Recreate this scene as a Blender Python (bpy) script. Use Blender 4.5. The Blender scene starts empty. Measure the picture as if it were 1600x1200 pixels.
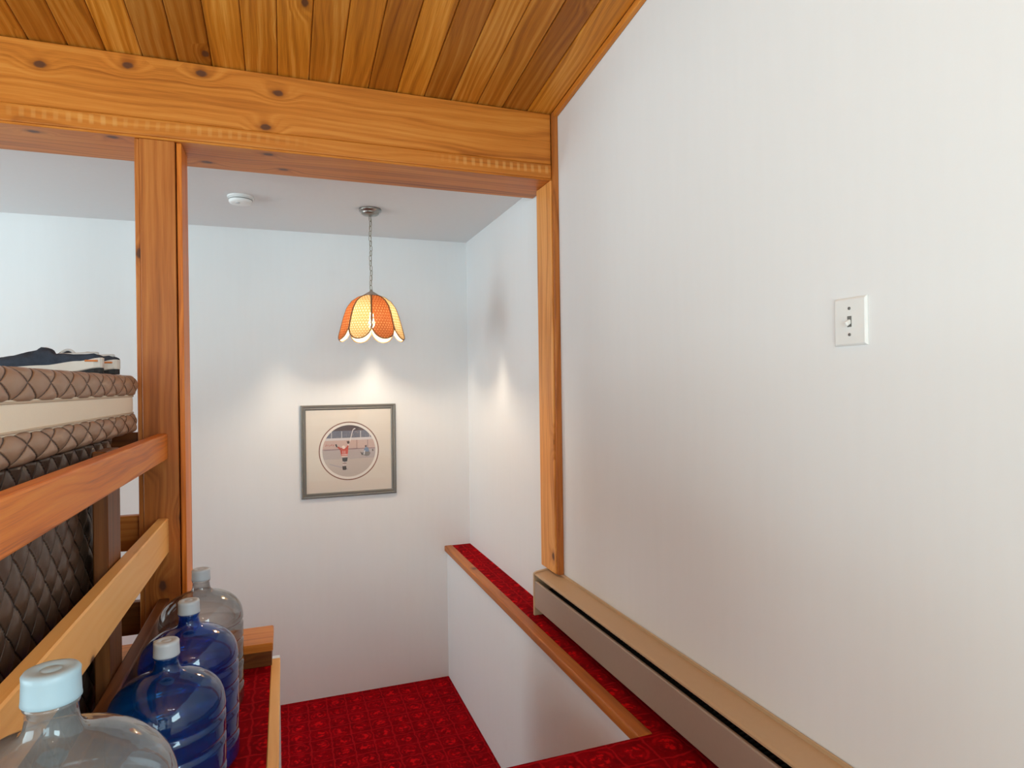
import bpy, bmesh, math, random
from mathutils import Vector, Matrix, Euler

random.seed(7)
scene = bpy.context.scene
COL = scene.collection
PI = math.pi

# ------------------------------------------------------------------ camera
FPX = 986.542                      # focal length in pixels of a 1600x1200 frame
CAM_Z = 1.122
cam_d = bpy.data.cameras.new('camera'); cam = bpy.data.objects.new('camera', cam_d); COL.objects.link(cam)
cam_d.sensor_width = 36.0; cam_d.sensor_fit = 'HORIZONTAL'; cam_d.lens = 36.0 * FPX / 1600.0
cam_d.clip_start = 0.02
R_ = Vector((0.94046259, -0.33961631, -0.01381591)); U_ = Vector((0.01275148, -0.00536575, 0.9999043)); F_ = Vector((0.33965794, 0.94054876, 0.00071567))
m = Matrix.Identity(4)
for i in range(3):
    m[i][0] = R_[i]; m[i][1] = U_[i]; m[i][2] = -F_[i]
m[0][3], m[1][3], m[2][3] = 0, 0, CAM_Z
cam.matrix_world = m
scene.camera = cam

# ------------------------------------------------------------------ world, daylight, exposure
world = bpy.data.worlds.new('world'); scene.world = world; world.use_nodes = True
bg = world.node_tree.nodes['Background']; bg.inputs[0].default_value = (0.86, 0.93, 1.0, 1); bg.inputs[1].default_value = 1.2

def area(name, loc, rot, sx, sy, power, col):
    d = bpy.data.lights.new(name, 'AREA'); d.shape = 'RECTANGLE'; d.size = sx; d.size_y = sy
    d.energy = power; d.color = col
    o = bpy.data.objects.new(name, d); COL.objects.link(o); o.location = loc; o.rotation_euler = rot
    return o
# daylight in the left windows, fill light in the added rear and right windows
WALL_X = 1.2268
LIGHT = (0.665, 0.92, 1.0)
area('window_and_fill_light', (-4.14, .1, 1.2), (0, -PI/2, 0), 2.0, 3.2, 106, LIGHT)      # left window of the upper room
area('window_and_fill_light', (-.85, -2.94, 1.1), (PI/2, 0, 0), 2.0, 1.9, 62, LIGHT)       # unseen window behind the camera, added for fill
area('window_and_fill_light', (-4.14, 3.6, 1.1), (0, -PI/2, 0), 1.6, 1.1, 46, (0.79, 0.95, 1.0))      # left window of the stairwell
area('window_and_fill_light', (WALL_X - .06, -1.5, 1.6), (0, PI/2, 0), 1.1, 1.8, 72, LIGHT)   # unseen window added in the right wall to brighten faces turned right

scene.view_settings.view_transform = 'Standard'
scene.view_settings.look = 'None'
scene.view_settings.gamma = 1
scene.view_settings.use_curve_mapping = False
scene.view_settings.exposure = 0.04
scene.cycles.max_bounces = 8
scene.cycles.caustics_reflective = False
scene.cycles.caustics_refractive = False
scene.cycles.use_adaptive_sampling = True
scene.cycles.adaptive_threshold = 0.03

# ------------------------------------------------------------------ helpers
def srgb(r, g, b):
    def f(c):
        c /= 255.0
        return c / 12.92 if c <= 0.04045 else ((c + 0.055) / 1.055) ** 2.4
    return (f(r), f(g), f(b), 1)

class NT:
    def __init__(s, name):
        s.mat = bpy.data.materials.new(name); s.mat.use_nodes = True
        s.t = s.mat.node_tree; s.t.nodes.clear()
        s.out = s.n('ShaderNodeOutputMaterial')
    def n(s, typ, **kw):
        x = s.t.nodes.new(typ)
        for k, v in kw.items(): setattr(x, k, v)
        return x
    def l(s, a, b): s.t.links.new(a, b)
    def put(s, sock, v):
        if hasattr(v, 'links'): s.l(v, sock)
        elif v is not None: sock.default_value = v
    def math(s, op, a, b=None, c=None, clamp=False):
        x = s.n('ShaderNodeMath', operation=op); x.use_clamp = clamp
        for i, v in enumerate((a, b, c)):
            if v is not None: s.put(x.inputs[i], v)
        return x.outputs[0]
    def vmath(s, op, a, b=None):
        x = s.n('ShaderNodeVectorMath', operation=op)
        s.put(x.inputs[0], a)
        if b is not None:
            if op == 'SCALE': s.put(x.inputs[3], b)
            else: s.put(x.inputs[1], b)
        return x.outputs[0]
    def comb(s, x, y, z):
        c = s.n('ShaderNodeCombineXYZ')
        for i, v in enumerate((x, y, z)): s.put(c.inputs[i], v)
        return c.outputs[0]
    def sep(s, v):
        c = s.n('ShaderNodeSeparateXYZ'); s.l(v, c.inputs[0]); return c.outputs
    def noise(s, vec, scale=1, detail=2, rough=.5, dist=0):
        x = s.n('ShaderNodeTexNoise'); s.l(vec, x.inputs['Vector'])
        x.inputs['Scale'].default_value = scale; x.inputs['Detail'].default_value = detail
        x.inputs['Roughness'].default_value = rough; x.inputs['Distortion'].default_value = dist
        return x.outputs[0]
    def smooth(s, v, a, b, lo=0, hi=1):
        x = s.n('ShaderNodeMapRange', interpolation_type='SMOOTHSTEP')
        s.l(v, x.inputs[0]); x.inputs[1].default_value = a; x.inputs[2].default_value = b
        x.inputs[3].default_value = lo; x.inputs[4].default_value = hi
        return x.outputs[0]
    def ramp(s, v, stops):
        x = s.n('ShaderNodeValToRGB'); s.l(v, x.inputs[0]); e = x.color_ramp.elements
        while len(e) < len(stops): e.new(.5)
        for i, (p, c) in enumerate(stops): e[i].position = p; e[i].color = c
        return x.outputs[0]
    def mix(s, f, a, b, blend='MIX'):
        x = s.n('ShaderNodeMix', data_type='RGBA', blend_type=blend)
        s.put(x.inputs[0], f); s.put(x.inputs[6], a); s.put(x.inputs[7], b)
        return x.outputs[2]
    def bump(s, h, strength=.2, dist=.002):
        x = s.n('ShaderNodeBump'); x.inputs['Strength'].default_value = strength; x.inputs['Distance'].default_value = dist
        s.l(h, x.inputs['Height']); return x.outputs[0]
    def principled(s, col, rough=.5, metal=0, normal=None, spec=.5, **kw):
        x = s.n('ShaderNodeBsdfPrincipled')
        s.put(x.inputs['Base Color'], col); s.put(x.inputs['Roughness'], rough); x.inputs['Metallic'].default_value = metal
        x.inputs['Specular IOR Level'].default_value = spec
        if normal is not None: s.l(normal, x.inputs['Normal'])
        for k, v in kw.items(): s.put(x.inputs[k], v)
        s.l(x.outputs[0], s.out.inputs[0]); return x
    def obj(s): return s.n('ShaderNodeTexCoord').outputs['Object']
    def rnd(s): return s.n('ShaderNodeObjectInfo').outputs['Random']

def plain(name, col, rough=.5, metal=0, grain=0.04, scale=60, spec=.5, bump=.05, **kw):
    t = NT(name); o = t.obj()
    nz = t.noise(o, scale, 3)
    f = t.math('MULTIPLY_ADD', nz, 2 * grain, 1 - grain)
    c = t.mix(1.0, col, t.comb(f, f, f), 'MULTIPLY')
    t.principled(c, rough, metal, t.bump(nz, bump, .001), spec, **kw)
    return t.mat

def wood(name, axis, dark, mid, light, rough=.42, knots=.5, vary=.12, ring=26, contrast=1.0, chatter=0.0):
    """plank wood, grain along the given local axis; every board shifts its own figure"""
    t = NT(name); o = t.obj(); rn = t.rnd()
    sx, sy, sz = t.sep(o)
    al, u, v = {'X': (sx, sy, sz), 'Y': (sy, sx, sz), 'Z': (sz, sx, sy)}[axis]
    al = t.math('ADD', al, t.math('MULTIPLY', rn, 37.0))
    q = t.math('ADD', t.math('ADD', u, v), t.math('MULTIPLY', rn, 11.3))
    # knots
    vo = t.n('ShaderNodeTexVoronoi', voronoi_dimensions='2D', feature='F1')
    t.l(t.comb(t.math('MULTIPLY', al, .62), q, 0), vo.inputs['Vector']); vo.inputs['Scale'].default_value = 6.0
    kd = vo.outputs['Distance']; kc = t.sep(vo.outputs['Color'])[0]
    on = t.math('LESS_THAN', kc, knots)
    swirl = t.math('MULTIPLY', t.smooth(kd, .42, .0, 0, 1), on)
    # warped growth rings
    w1 = t.noise(t.comb(t.math('MULTIPLY', al, .9), t.math('MULTIPLY', q, 3.5), rn), 1.0, 2)
    qq = t.math('ADD', q, t.math('MULTIPLY_ADD', w1, .16, t.math('MULTIPLY', swirl, .05)))
    n1 = t.noise(t.comb(t.math('MULTIPLY', al, .55), t.math('MULTIPLY', qq, ring), 0), 1.0, 3, .6)
    wv = t.math('SINE', t.math('MULTIPLY', qq, ring * 9.0))
    n2 = t.noise(t.comb(t.math('MULTIPLY', al, 7), t.math('MULTIPLY', q, 340), t.math('MULTIPLY', v, 50)), 1.0, 2)
    n3 = t.noise(t.comb(t.math('MULTIPLY', al, 1.3), t.math('MULTIPLY', q, 5), 3.1), 1.0, 2)
    f = t.math('ADD', t.math('MULTIPLY', n1, .55), t.math('ADD', t.math('MULTIPLY', n2, .22), t.math('MULTIPLY', n3, .28)))
    f = t.math('ADD', f, t.math('MULTIPLY', wv, .035))
    f = t.math('MULTIPLY_ADD', t.math('SUBTRACT', f, .52), 1.9 * contrast, .5, clamp=True)
    col = t.ramp(f, [(0.05, dark), (0.5, mid), (0.95, light)])
    b = t.math('MULTIPLY_ADD', rn, 2 * vary, 1 - vary)
    col = t.mix(1.0, col, t.comb(b, t.math('MULTIPLY', b, t.math('MULTIPLY_ADD', b, .25, .75)), t.math('MULTIPLY', b, t.math('MULTIPLY_ADD', b, .3, .7))), 'MULTIPLY')
    if chatter:
        ch = t.math('SINE', t.math('MULTIPLY', t.math('ADD', al, t.math('MULTIPLY', t.noise(o, 5, 1), .03)), 2 * PI / .036))
        ch = t.math('MULTIPLY', t.smooth(ch, -.2, .8), t.math('MULTIPLY', t.smooth(t.noise(t.comb(t.math('MULTIPLY', al, 2.2), q, 0), 1, 2), .40, .60), t.smooth(t.math('ABSOLUTE', t.math('SUBTRACT', sz, .006)), .024, .008)))
        col = t.mix(t.math('MULTIPLY', ch, chatter), col, srgb(226, 168, 96))
    kd2 = t.math('ADD', kd, t.math('MULTIPLY', t.math('SUBTRACT', t.noise(o, 40, 1), .5), .05))
    core = t.math('MULTIPLY', t.smooth(kd2, .095, .05), on)
    halo = t.math('MULTIPLY', t.smooth(kd2, .19, .07), on)
    col = t.mix(t.math('MULTIPLY', halo, .45), col, dark)
    col = t.mix(t.math('MULTIPLY', core, .85), col, srgb(78, 48, 36))
    t.principled(col, t.math('MULTIPLY_ADD', n2, .12, rough - .06), 0, t.bump(n2, .14, .0010), .28)
    return t.mat

CED = (srgb(128, 60, 10), srgb(198, 116, 40), srgb(220, 146, 66))
PLK = (srgb(124, 60, 6), srgb(192, 116, 32), srgb(228, 164, 78))
M = {}
for a in 'XYZ':
    M['cedar' + a] = wood('cedar_grain_' + a, a, *CED, knots=.36, vary=.06)
    M['post' + a] = wood('stained_post_grain_' + a, a, srgb(120, 60, 16), srgb(182, 104, 42), srgb(208, 134, 64), knots=.22, vary=.07)
    M['redwood' + a] = wood('red_stained_grain_' + a, a, srgb(146, 60, 8), srgb(222, 122, 36), srgb(238, 152, 60), knots=.0, vary=.05, ring=40, contrast=1.2)
M['chatterX'] = wood('planer_marked_cedar', 'X', *CED, knots=.12, vary=.06, chatter=.45)
M['plank'] = wood('ceiling_cedar', 'Y', *PLK, knots=.2, vary=.28)
M['pine'] = wood('yellow_pine', 'Y', srgb(214, 138, 66), srgb(246, 180, 102), srgb(252, 198, 126), knots=.16, vary=.03, contrast=.6)
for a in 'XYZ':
    M['dark' + a] = wood('shaded_dark_grain_' + a, a, srgb(64, 30, 8), srgb(112, 62, 24), srgb(140, 84, 40), knots=.2, vary=.05)  # wood copy with shade painted in, for uprights and rails
M['jamb'] = wood('light_cedar_jamb', 'Z', srgb(170, 88, 30), srgb(232, 156, 80), srgb(244, 180, 108), knots=.1, vary=.03)

def wall_mat(name, col):
    t = NT(name); o = t.obj(); x, y, z = t.sep(o)
    st = t.noise(t.comb(t.math('MULTIPLY', x, 34), t.math('MULTIPLY', y, 34), t.math('MULTIPLY', z, 3.0)), 1, 3)
    fn = t.noise(o, 220, 2)
    h = t.math('ADD', t.math('MULTIPLY', st, .6), t.math('MULTIPLY', fn, .4))
    f = t.math('MULTIPLY_ADD', st, .03, .985)
    sc = t.smooth(t.noise(o, 3.1, 2, .7), .70, .82, 0, .05)
    c = t.mix(1.0, col, t.comb(f, f, f), 'MULTIPLY')
    c = t.mix(sc, c, srgb(150, 140, 132))
    t.principled(c, .62, 0, t.bump(fn, .03, .002), .3)
    return t.mat
M['wall'] = wall_mat('white_wall_paint', srgb(235, 235, 235))
M['ceil'] = wall_mat('white_ceiling_paint', srgb(226, 226, 226))

def carpet():
    t = NT('red_patterned_carpet'); o = t.obj(); x, y, z = t.sep(o)
    S = 1 / .116
    wob = t.math('MULTIPLY_ADD', t.noise(o, 22, 2), .24, -.12)
    gx = t.math('ADD', t.math('MULTIPLY', x, S), wob); gy = t.math('ADD', t.math('MULTIPLY', t.math('ADD', y, z), S), wob)
    fx = t.math('ABSOLUTE', t.math('SUBTRACT', t.math('FRACT', gx), .5)); fy = t.math('ABSOLUTE', t.math('SUBTRACT', t.math('FRACT', gy), .5))
    line = t.smooth(t.math('MAXIMUM', fx, fy), .445, .49)
    rr = t.math('SQRT', t.math('ADD', t.math('MULTIPLY', fx, fx), t.math('MULTIPLY', fy, fy)))
    medal = t.math('MULTIPLY', t.smooth(rr, .30, .20), t.smooth(t.noise(o, 42, 3, .6), .46, .60))
    ring = t.math('MULTIPLY', t.smooth(t.math('ABSOLUTE', t.math('SUBTRACT', rr, .36)), .07, .02), t.smooth(t.noise(o, 30, 2), .42, .62))
    fleck = t.smooth(t.noise(o, 120, 2), .66, .76)
    pile = t.noise(o, 900, 2)
    c = t.mix(t.noise(o, 16, 3), srgb(92, 0, 8), srgb(168, 0, 14))
    c = t.mix(t.math('MULTIPLY', line, .55), c, srgb(200, 24, 30))
    c = t.mix(t.math('MULTIPLY', medal, .75), c, srgb(236, 16, 22))
    c = t.mix(t.math('MULTIPLY', ring, .5), c, srgb(214, 14, 22))
    c = t.mix(t.math('MULTIPLY', fleck, .25), c, srgb(222, 96, 70))
    f = t.math('MULTIPLY_ADD', pile, .5, .75)
    c = t.mix(1.0, c, t.comb(f, f, f), 'MULTIPLY')
    t.principled(c, .95, 0, t.bump(t.math('ADD', pile, t.math('MULTIPLY', line, -.4)), .6, .004), .05)
    return t.mat
M['carpet'] = carpet()

M['pale_bounce'] = plain('pale_bounce_carpet', srgb(214, 208, 198), .95, grain=.12, scale=400)
M['heater'] = plain('beige_enamel', srgb(196, 164, 128), .45, grain=.03)
M['heater_front'] = plain('taupe_enamel_panel', srgb(166, 146, 130), .42, grain=.03)
M['dark'] = plain('black_void_metal', srgb(34, 28, 24), .6)
M['fin'] = plain('heating_fin_aluminium', srgb(90, 84, 78), .5, .6)
M['switch'] = plain('white_switch_plastic', srgb(232, 231, 228), .32, grain=.01)
M['screw'] = plain('painted_screw', srgb(120, 118, 114), .35, .5)
M['plastic'] = plain('white_detector_plastic', srgb(238, 238, 236), .4, grain=.01)
M['nickel'] = plain('brushed_nickel', srgb(150, 146, 140), .28, .95, grain=.12, scale=90)
M['brass'] = plain('aged_brass_chain', srgb(150, 138, 118), .35, .85, grain=.15)
M['capmetal'] = plain('grey_lamp_cap', srgb(176, 160, 146), .5, .2)
M['wire'] = plain('brown_bound_edge', srgb(134, 92, 56), .55, grain=.2)
M['frame'] = plain('grey_olive_frame', srgb(116, 112, 106), .4, .2, grain=.08)
M['mat'] = plain('cream_mat_board', srgb(232, 222, 210), .85, grain=.02, scale=200)
M['matcore'] = plain('white_mat_bevel', srgb(240, 232, 224), .85)
M['matring'] = plain('brown_mat_ring', srgb(138, 92, 74), .8)
M['satin'] = None
def satin(name, col, thread):
    t = NT(name); o = t.obj()
    w = t.noise(o, 700, 2); n = t.noise(o, 9, 2)
    f = t.math('MULTIPLY_ADD', n, .3, .85)
    c = t.mix(1.0, col, t.comb(f, f, f), 'MULTIPLY')
    # stitching thread along the quilting lines (UV counts the diamonds)
    ua, ub, _ = t.sep(t.n('ShaderNodeTexCoord').outputs['UV'])
    d = t.math('MINIMUM', t.math('ABSOLUTE', t.math('SUBTRACT', t.math('FRACT', t.math('ADD', ua, .5)), .5)), t.math('ABSOLUTE', t.math('SUBTRACT', t.math('FRACT', t.math('ADD', ub, .5)), .5)))
    c = t.mix(t.smooth(d, .045, .012), c, thread)
    hgt = t.math('ADD', t.math('MULTIPLY', w, .08), t.smooth(d, .0, .07))
    t.principled(c, .40, 0, t.bump(hgt, .8, .004), .55)
    return t.mat
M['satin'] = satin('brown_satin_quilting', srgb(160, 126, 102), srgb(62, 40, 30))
M['satin_shaded'] = satin('shaded_brown_satin_quilting', srgb(80, 58, 45), srgb(22, 14, 10))  # brown satin with the shade under the mattress put into its colour
M['cream'] = plain('cream_mattress_border', srgb(246, 230, 208), .8, grain=.03, scale=300)
M['piping'] = plain('cream_piping', srgb(206, 184, 160), .7)
def knit(name, col):
    t = NT(name); o = t.obj()
    w = t.noise(o, 500, 2); n = t.noise(o, 45, 4, .6)
    f = t.math('MULTIPLY_ADD', n, .9, .55)
    c = t.mix(1.0, col, t.comb(f, f, f), 'MULTIPLY')
    t.principled(c, .85, 0, t.bump(t.math('ADD', w, t.math('MULTIPLY', n, 2.5)), .5, .004), .2)
    return t.mat
M['navy'] = knit('navy_knit_fabric', srgb(62, 70, 84))
M['sole'] = plain('white_rubber', srgb(226, 222, 214), .6, grain=.05)
M['outsole'] = plain('black_rubber', srgb(40, 40, 42), .7)
M['orange'] = plain('orange_heel_mark', srgb(214, 128, 62), .6)
M['lining'] = plain('pale_grey_lining', srgb(206, 206, 206), .8)
M['capw'] = plain('white_jug_cap', srgb(190, 198, 206), .38, grain=.03)
M['capb'] = plain('pale_blue_jug_cap', srgb(158, 182, 194), .35, grain=.03)
M['crate'] = wood('crate_pine', 'X', srgb(150, 104, 60), srgb(186, 140, 92), srgb(204, 162, 114), knots=.2)

def jug_mat(name, tint, edge, clear, haze=.10):
    t = NT(name); o = t.obj()
    lw = t.n('ShaderNodeLayerWeight'); lw.inputs[0].default_value = .35
    sc = t.noise(o, 26, 3)
    c = t.mix(lw.outputs['Facing'], tint, edge)
    tr = t.n('ShaderNodeBsdfTransparent'); t.l(c, tr.inputs[0])
    di = t.n('ShaderNodeBsdfDiffuse'); t.put(di.inputs[0], clear)
    gl = t.n('ShaderNodeBsdfGlossy'); gl.inputs[0].default_value = (1, 1, 1, 1); gl.inputs[1].default_value = .06
    bmp = t.bump(sc, .08, .01); t.l(bmp, gl.inputs['Normal'])
    lw2 = t.n('ShaderNodeLayerWeight'); lw2.inputs[0].default_value = .5; t.l(bmp, lw2.inputs[1])
    fre = t.math('MULTIPLY_ADD', t.math('POWER', lw2.outputs['Facing'], 4.0), .85, .05, clamp=True)
    m1 = t.n('ShaderNodeMixShader'); m1.inputs[0].default_value = haze; t.l(tr.outputs[0], m1.inputs[1]); t.l(di.outputs[0], m1.inputs[2])
    m2 = t.n('ShaderNodeMixShader'); t.l(fre, m2.inputs[0]); t.l(m1.outputs[0], m2.inputs[1]); t.l(gl.outputs[0], m2.inputs[2])
    t.l(m2.outputs[0], t.out.inputs[0]); return t.mat
M['jug_clear'] = jug_mat('clear_polycarbonate', (.80, .79, .77, 1), (.20, .21, .22, 1), srgb(180, 180, 180), .05)
M['jug_hazy'] = jug_mat('hazy_polycarbonate', (.78, .79, .80, 1), (.34, .37, .40, 1), srgb(180, 184, 186), .18)
M['jug_blue'] = jug_mat('blue_polycarbonate', (.17, .50, .95, 1), (.03, .15, .66, 1), srgb(16, 70, 190), .16)
M['jug_teal'] = jug_mat('teal_blue_polycarbonate', (.15, .60, .88, 1), (.02, .24, .52, 1), srgb(10, 96, 170), .16)

def cane(name, fibre, back, hole, trans):
    t = NT(name); uv = t.n('ShaderNodeTexCoord').outputs['UV']; x, y, z = t.sep(uv)
    P = 2 * PI / .016
    a = t.math('SINE', t.math('MULTIPLY', t.math('ADD', x, t.math('MULTIPLY', y, .58)), P))
    b = t.math('SINE', t.math('MULTIPLY', t.math('SUBTRACT', x, t.math('MULTIPLY', y, .58)), P))
    c = t.math('SINE', t.math('MULTIPLY', y, P * 1.0))
    w = t.math('MAXIMUM', t.math('MAXIMUM', a, b), c)
    strand = t.smooth(w, .30, .62)
    col = t.mix(strand, back, fibre)
    geo = t.n('ShaderNodeNewGeometry')          # the inner side carries a cream liner
    col2 = t.mix(geo.outputs['Backfacing'], srgb(238, 214, 168), col)
    df = t.n('ShaderNodeBsdfDiffuse'); t.l(col2, df.inputs[0])
    tl = t.n('ShaderNodeBsdfTranslucent'); t.l(col, tl.inputs[0])
    m1 = t.n('ShaderNodeMixShader'); m1.inputs[0].default_value = trans; t.l(df.outputs[0], m1.inputs[1]); t.l(tl.outputs[0], m1.inputs[2])
    tp = t.n('ShaderNodeBsdfTransparent'); tp.inputs[0].default_value = (1, .93, .82, 1)
    m2 = t.n('ShaderNodeMixShader'); t.l(t.math('MULTIPLY', t.math('SUBTRACT', 1.0, strand), hole), m2.inputs[0])
    t.l(m1.outputs[0], m2.inputs[1]); t.l(tp.outputs[0], m2.inputs[2]); t.l(m2.outputs[0], t.out.inputs[0])
    return t.mat
M['cane_cream'] = cane('cream_cane_weave', srgb(204, 160, 100), srgb(244, 220, 170), .05, .058)
M['cane_orange'] = cane('orange_cane_weave', srgb(180, 92, 48), srgb(224, 134, 78), .02, .040)

def emit(name, col, strength):
    t = NT(name); e = t.n('ShaderNodeEmission'); e.inputs[0].default_value = col; e.inputs[1].default_value = strength
    t.l(e.outputs[0], t.out.inputs[0]); return t.mat
M['bulb'] = emit('lit_bulb', (1, .84, .65, 1), 740)
M['bulb2'] = emit('lit_ceiling_bulb', (1, .90, .76, 1), 40)
def pane(name):
    t = NT(name); tr = t.n('ShaderNodeBsdfTransparent'); gl = t.n('ShaderNodeBsdfGlossy'); gl.inputs[1].default_value = .02
    lw = t.n('ShaderNodeLayerWeight'); lw.inputs[0].default_value = .5; mx = t.n('ShaderNodeMixShader')
    fre = t.math('MULTIPLY_ADD', t.math('POWER', lw.outputs['Facing'], 5.0), .9, .03, clamp=True)
    t.l(fre, mx.inputs[0]); t.l(tr.outputs[0], mx.inputs[1]); t.l(gl.outputs[0], mx.inputs[2]); t.l(mx.outputs[0], t.out.inputs[0])
    return t.mat
M['glass'] = pane('clear_glass')

# ------------------------------------------------------------------ object helpers
def link(name, me, mat, parent=None, loc=(0, 0, 0), rot=(0, 0, 0), smooth=False):
    o = bpy.data.objects.new(name, me); COL.objects.link(o)
    if mat is not None and not me.materials: me.materials.append(mat)
    if parent is not None:
        o.parent = parent; loc = Vector(loc) - world_loc(parent)
    o.location = loc; o.rotation_euler = rot
    if smooth:
        for p in me.polygons: p.use_smooth = True
    return o
def world_loc(o):
    v = Vector(o.location)
    while o.parent is not None:
        o = o.parent; v = v + Vector(o.location)
    return v
def tag(o, label, cat, group=None):
    o['label'] = label; o['category'] = cat
    if group: o['group'] = group
    return o
def thing(name, label, cat, loc, group=None):
    o = bpy.data.objects.new(name, None); COL.objects.link(o); o.location = loc; o.empty_display_size = .05
    return tag(o, label, cat, group)
def struct(o): o['kind'] = 'structure'; return o

def boxmesh(name, sx, sy, sz, bevel=0.0, seg=1):
    bm = bmesh.new(); bmesh.ops.create_cube(bm, size=1)
    for v in bm.verts: v.co.x *= sx; v.co.y *= sy; v.co.z *= sz
    if bevel > 0:
        bmesh.ops.bevel(bm, geom=bm.edges[:], offset=bevel, segments=seg, profile=.5, affect='EDGES', clamp_overlap=True)
    me = bpy.data.meshes.new(name); bm.to_mesh(me); bm.free(); return me
def box(name, x0, x1, y0, y1, z0, z1, mat, parent=None, bevel=0.0, seg=1):
    return link(name, boxmesh(name, x1 - x0, y1 - y0, z1 - z0, bevel, seg), mat, parent, ((x0 + x1) / 2, (y0 + y1) / 2, (z0 + z1) / 2))
def boxes(name, lst, mat, parent=None):
    """one mesh of several boxes (a wall with an opening), coordinates in world space"""
    v, f = [], []
    for (x0, x1, y0, y1, z0, z1) in lst:
        b = len(v)
        v += [(x0, y0, z0), (x1, y0, z0), (x1, y1, z0), (x0, y1, z0), (x0, y0, z1), (x1, y0, z1), (x1, y1, z1), (x0, y1, z1)]
        f += [tuple(b + i for i in q) for q in ((0, 3, 2, 1), (4, 5, 6, 7), (0, 1, 5, 4), (1, 2, 6, 5), (2, 3, 7, 6), (3, 0, 4, 7))]
    me = bpy.data.meshes.new(name); me.from_pydata(v, [], f)
    return link(name, me, mat, parent)
def pydata(name, v, f, mat, parent=None, loc=(0, 0, 0), smooth=False):
    me = bpy.data.meshes.new(name); me.from_pydata(v, [], f); me.update()
    return link(name, me, mat, parent, loc, (0, 0, 0), smooth)
def lathe_mesh(name, prof, n=48, cap_top=False, cap_bot=False):
    v, f = [], []
    for (r, z) in prof:
        for k in range(n):
            a = 2 * PI * k / n; v.append((r * math.cos(a), r * math.sin(a), z))
    for i in range(len(prof) - 1):
        for k in range(n):
            k2 = (k + 1) % n
            f.append((i * n + k, i * n + k2, (i + 1) * n + k2, (i + 1) * n + k))
    if cap_bot: f.append(tuple(range(n - 1, -1, -1)))
    if cap_top: f.append(tuple((len(prof) - 1) * n + k for k in range(n)))
    me = bpy.data.meshes.new(name); me.from_pydata(v, [], f); me.update()
    bm = bmesh.new(); bm.from_mesh(me); bmesh.ops.recalc_face_normals(bm, faces=bm.faces); bm.to_mesh(me); bm.free()
    for p in me.polygons: p.use_smooth = len(p.vertices) == 4
    return me
def tube_mesh(name, pts, r, n=8, closed=False):
    v, f = [], []; N = len(pts); pts = [Vector(p) for p in pts]
    up = None
    for i in range(N):
        t = (pts[(i + 1) % N] - pts[i - 1]) if closed else (pts[min(i + 1, N - 1)] - pts[max(i - 1, 0)])
        t.normalize()
        if up is None:
            up = Vector((0, 0, 1)) if abs(t.z) < .9 else Vector((1, 0, 0))
        s = t.cross(up)
        if s.length < 1e-6: s = t.orthogonal()
        s.normalize(); up = s.cross(t).normalized()
        for k in range(n):
            a = 2 * PI * k / n; v.append(pts[i] + r * (math.cos(a) * s + math.sin(a) * up))
    for i in range(N if closed else N - 1):
        j = (i + 1) % N
        for k in range(n):
            k2 = (k + 1) % n; f.append((i * n + k, i * n + k2, j * n + k2, j * n + k))
    if not closed:
        f.append(tuple(range(n - 1, -1, -1))); f.append(tuple((N - 1) * n + k for k in range(n)))
    me = bpy.data.meshes.new(name); me.from_pydata([tuple(x) for x in v], [], f); me.update()
    for p in me.polygons: p.use_smooth = True
    return me

# ------------------------------------------------------------------ dimensions of the place
WX = 1.2268          # right wall
BY = 4.3166          # back wall
CZ = 2.131           # flat ceiling over the stairwell
LZ = -0.911          # landing
XL, YR = -4.2, -3.0  # left wall, wall behind the camera
SL = math.radians(7.3)
OPEN_Y = 1.75        # the stair opening starts here
def ceil_z(y): return 2.40 + math.tan(SL) * (2.735 - y)

# ------------------------------------------------------------------ walls, floors, ceilings
struct(boxes('wall_right', [(WX, WX + .1, -.6, BY + .1, -1.0, 3.4), (WX, WX + .1, YR, -2.4, -1.0, 3.4), (WX, WX + .1, -2.4, -.6, -1.0, 1.05), (WX, WX + .1, -2.4, -.6, 2.15, 3.4)], M['wall']))
struct(box('wall_back', XL, WX, BY, BY + .1, -1.0, 2.4, M['wall']))
struct(boxes('wall_left', [(XL - .1, XL, YR, -1.5, -1, 3.4), (XL - .1, XL, 1.7, 3.05, -1, 3.4), (XL - .1, XL, 4.15, BY + .1, -1, 3.4), (XL - .1, XL, 3.05, 4.15, -1, .3), (XL - .1, XL, 3.05, 4.15, 1.9, 3.4), (XL - .1, XL, -1.5, 1.7, -1, .2), (XL - .1, XL, -1.5, 1.7, 2.2, 3.4)], M['wall']))
struct(boxes('wall_rear', [(XL, -1.85, YR - .1, YR, -.05, 3.4), (.15, WX, YR - .1, YR, -.05, 3.4), (-1.85, .15, YR - .1, YR, -.05, .15), (-1.85, .15, YR - .1, YR, 2.05, 3.4)], M['wall']))
struct(box('wall_knee', 1.058, WX, OPEN_Y, BY, LZ, -.014, M['wall']))
struct(box('wall_stairside', -.16, -.032, OPEN_Y, 2.92, LZ, -.036, M['wall']))
struct(box('wall_underfloor', XL, -.161, 2.80, 2.92, LZ, -.05, M['wall']))
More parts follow.
